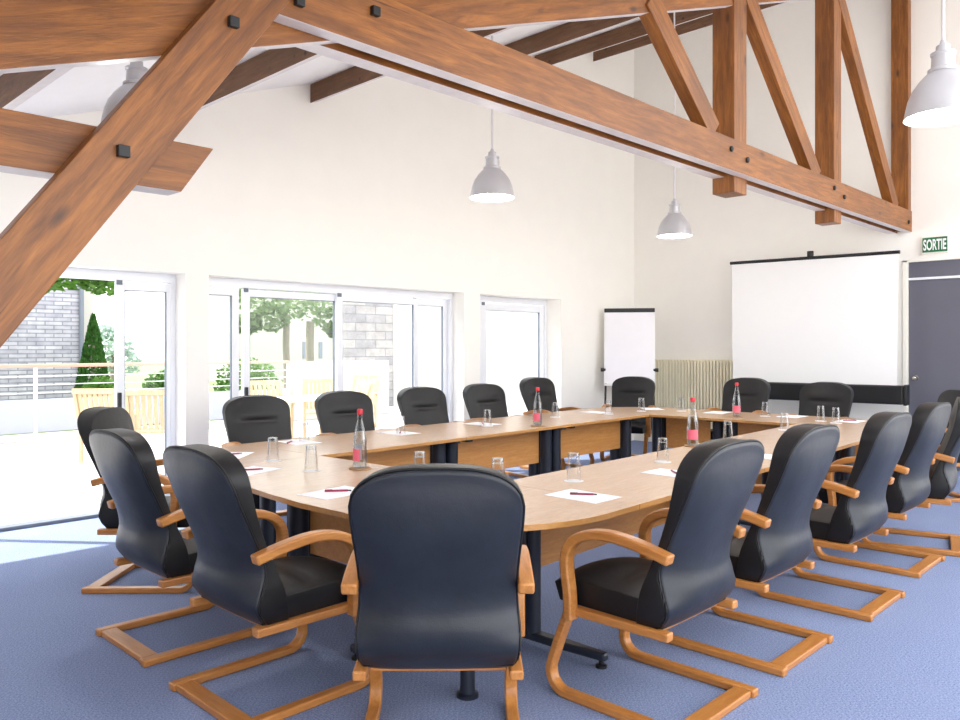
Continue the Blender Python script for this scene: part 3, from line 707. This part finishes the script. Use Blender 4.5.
# pale teak terrace furniture
def make_gchair():
    t = thing('garden_chair', 'x', 'garden chair', group='pale wooden terrace chairs')
    for x in (-.26,.26):
        obj('leg', box(bmesh.new(), (x-.022,.45,0), (x+.022,.5,.62)), 'teak', t, bev=.005)
        bm = prism(bmesh.new(), [(0,0),(.045,0),(.045,.42),(-.09,.95),(-.135,.95),(0,.42)], 'x', x-.022, x+.022); obj('rear_leg', bm, 'teak', t, bev=.005)
        obj('armrest', box(bmesh.new(), (x-.035,-.03,.62), (x+.035,.55,.65)), 'teak', t, bev=.006)
    bm = bmesh.new()
    for i in range(6): box(bm, (-.25,.03+i*.08,.41), (.25,.09+i*.08,.435))
    obj('seat', bm, 'teak', t, bev=.004)
    bm = bmesh.new()
    for i in range(7):
        x = -.21+i*.07; prism(bm, [(.012,.46),(.03,.46),(-.085,.91),(-.103,.91)], 'x', x-.024, x+.024)
    obj('back_slats', bm, 'teak', t)
    obj('top_rail', box(bmesh.new(), (-.28,-.15,.9), (.28,-.09,.97)), 'teak', t, bev=.008)
    return t
GC = [(3.85,10.6,-.9,'pale wooden terrace chair seen before the cypress'), (4.2,9.85,-.6,'pale wooden terrace chair with slatted back beside the open door'), (6.5,11.0,2.9,'pale wooden terrace chair behind the white table, seen left'),
      (7.0,9.3,1.2,'pale wooden terrace chair beside the white table, armrest toward us'), (7.6,11.15,2.6,'pale wooden terrace chair behind the white table, seen right'), (9.1,11.9,2.0,'pale wooden terrace chair before the pale stone wing')]
gc = make_gchair()
for i, (x, y, rz, lab) in enumerate(GC):
    if i == 0: gc.location = (x,y,0); gc.rotation_euler = (0,0,rz); gc['label'] = lab
    else: dup(gc, (x,y,0), rz, lab)
gt = thing('garden_table', 'white terrace table beyond the sliding windows', 'table', (6.75,10.1,0), .1)
obj('tabletop', box(bmesh.new(), (-.55,-.4,.72), (.55,.4,.75)), 'white', gt, bev=.006)
for x in (-.48,.48):
    for y in (-.33,.33): obj('leg', box(bmesh.new(), (x-.025,y-.025,0), (x+.025,y+.025,.72)), 'white', gt, bev=.004)

# ------------------------------------------------------------------ light
w = bpy.data.worlds.new('World'); bpy.context.scene.world = w; w.use_nodes = True
bg = w.node_tree.nodes['Background']; bg.inputs[0].default_value = (.965,.98,1,1); bg.inputs[1].default_value = 1.7
def light(name, typ, loc, energy, col=(1,1,1), **k):
    l = bpy.data.lights.new(name, typ); l.energy = energy; l.color = col
    for a, b in k.items(): setattr(l, a, b)
    o = bpy.data.objects.new(name, l); C.objects.link(o); o.location = loc; return o
sun = light('sun', 'SUN', (0,20,20), 4.2, (1,.96,.9), angle=.01)
sun.rotation_euler = Vector((.36,-.45,-.80)).to_track_quat('-Z','Y').to_euler()
for i, (x, y, z, _) in enumerate(LAMPS):
    light('lamp_light', 'POINT', (x,y,z-.02), 12, (1,.97,.92), shadow_soft_size=.06)

# ------------------------------------------------------------------ camera
cam = bpy.data.cameras.new('camera'); co = bpy.data.objects.new('camera', cam); C.objects.link(co)
cam.sensor_width = 36; cam.lens = 787*36/960; cam.clip_start = .05; cam.clip_end = 300
cam.shift_y = (347-360)/960
yaw = math.radians(44.2)
co.location = (0,0,1.5); co.rotation_euler = (PI/2,0,-(PI/2-(PI/2-yaw)) if False else -(PI/2)+yaw-0)
sc = bpy.context.scene; sc.camera = co
# forward must be (cos yaw, sin yaw): heading from +Y is -(90-yaw)
co.rotation_euler = (PI/2, 0, yaw-PI/2)
sc.view_settings.view_transform = 'Standard'; sc.view_settings.look = 'None'; sc.view_settings.gamma = 1; sc.view_settings.exposure = 1.17
sc.cycles.use_denoising = True; sc.cycles.denoising_input_passes = 'RGB_ALBEDO_NORMAL'; sc.cycles.max_bounces = 10; sc.cycles.diffuse_bounces = 6; sc.cycles.transparent_max_bounces = 24
sc.cycles.sample_clamp_indirect = 8
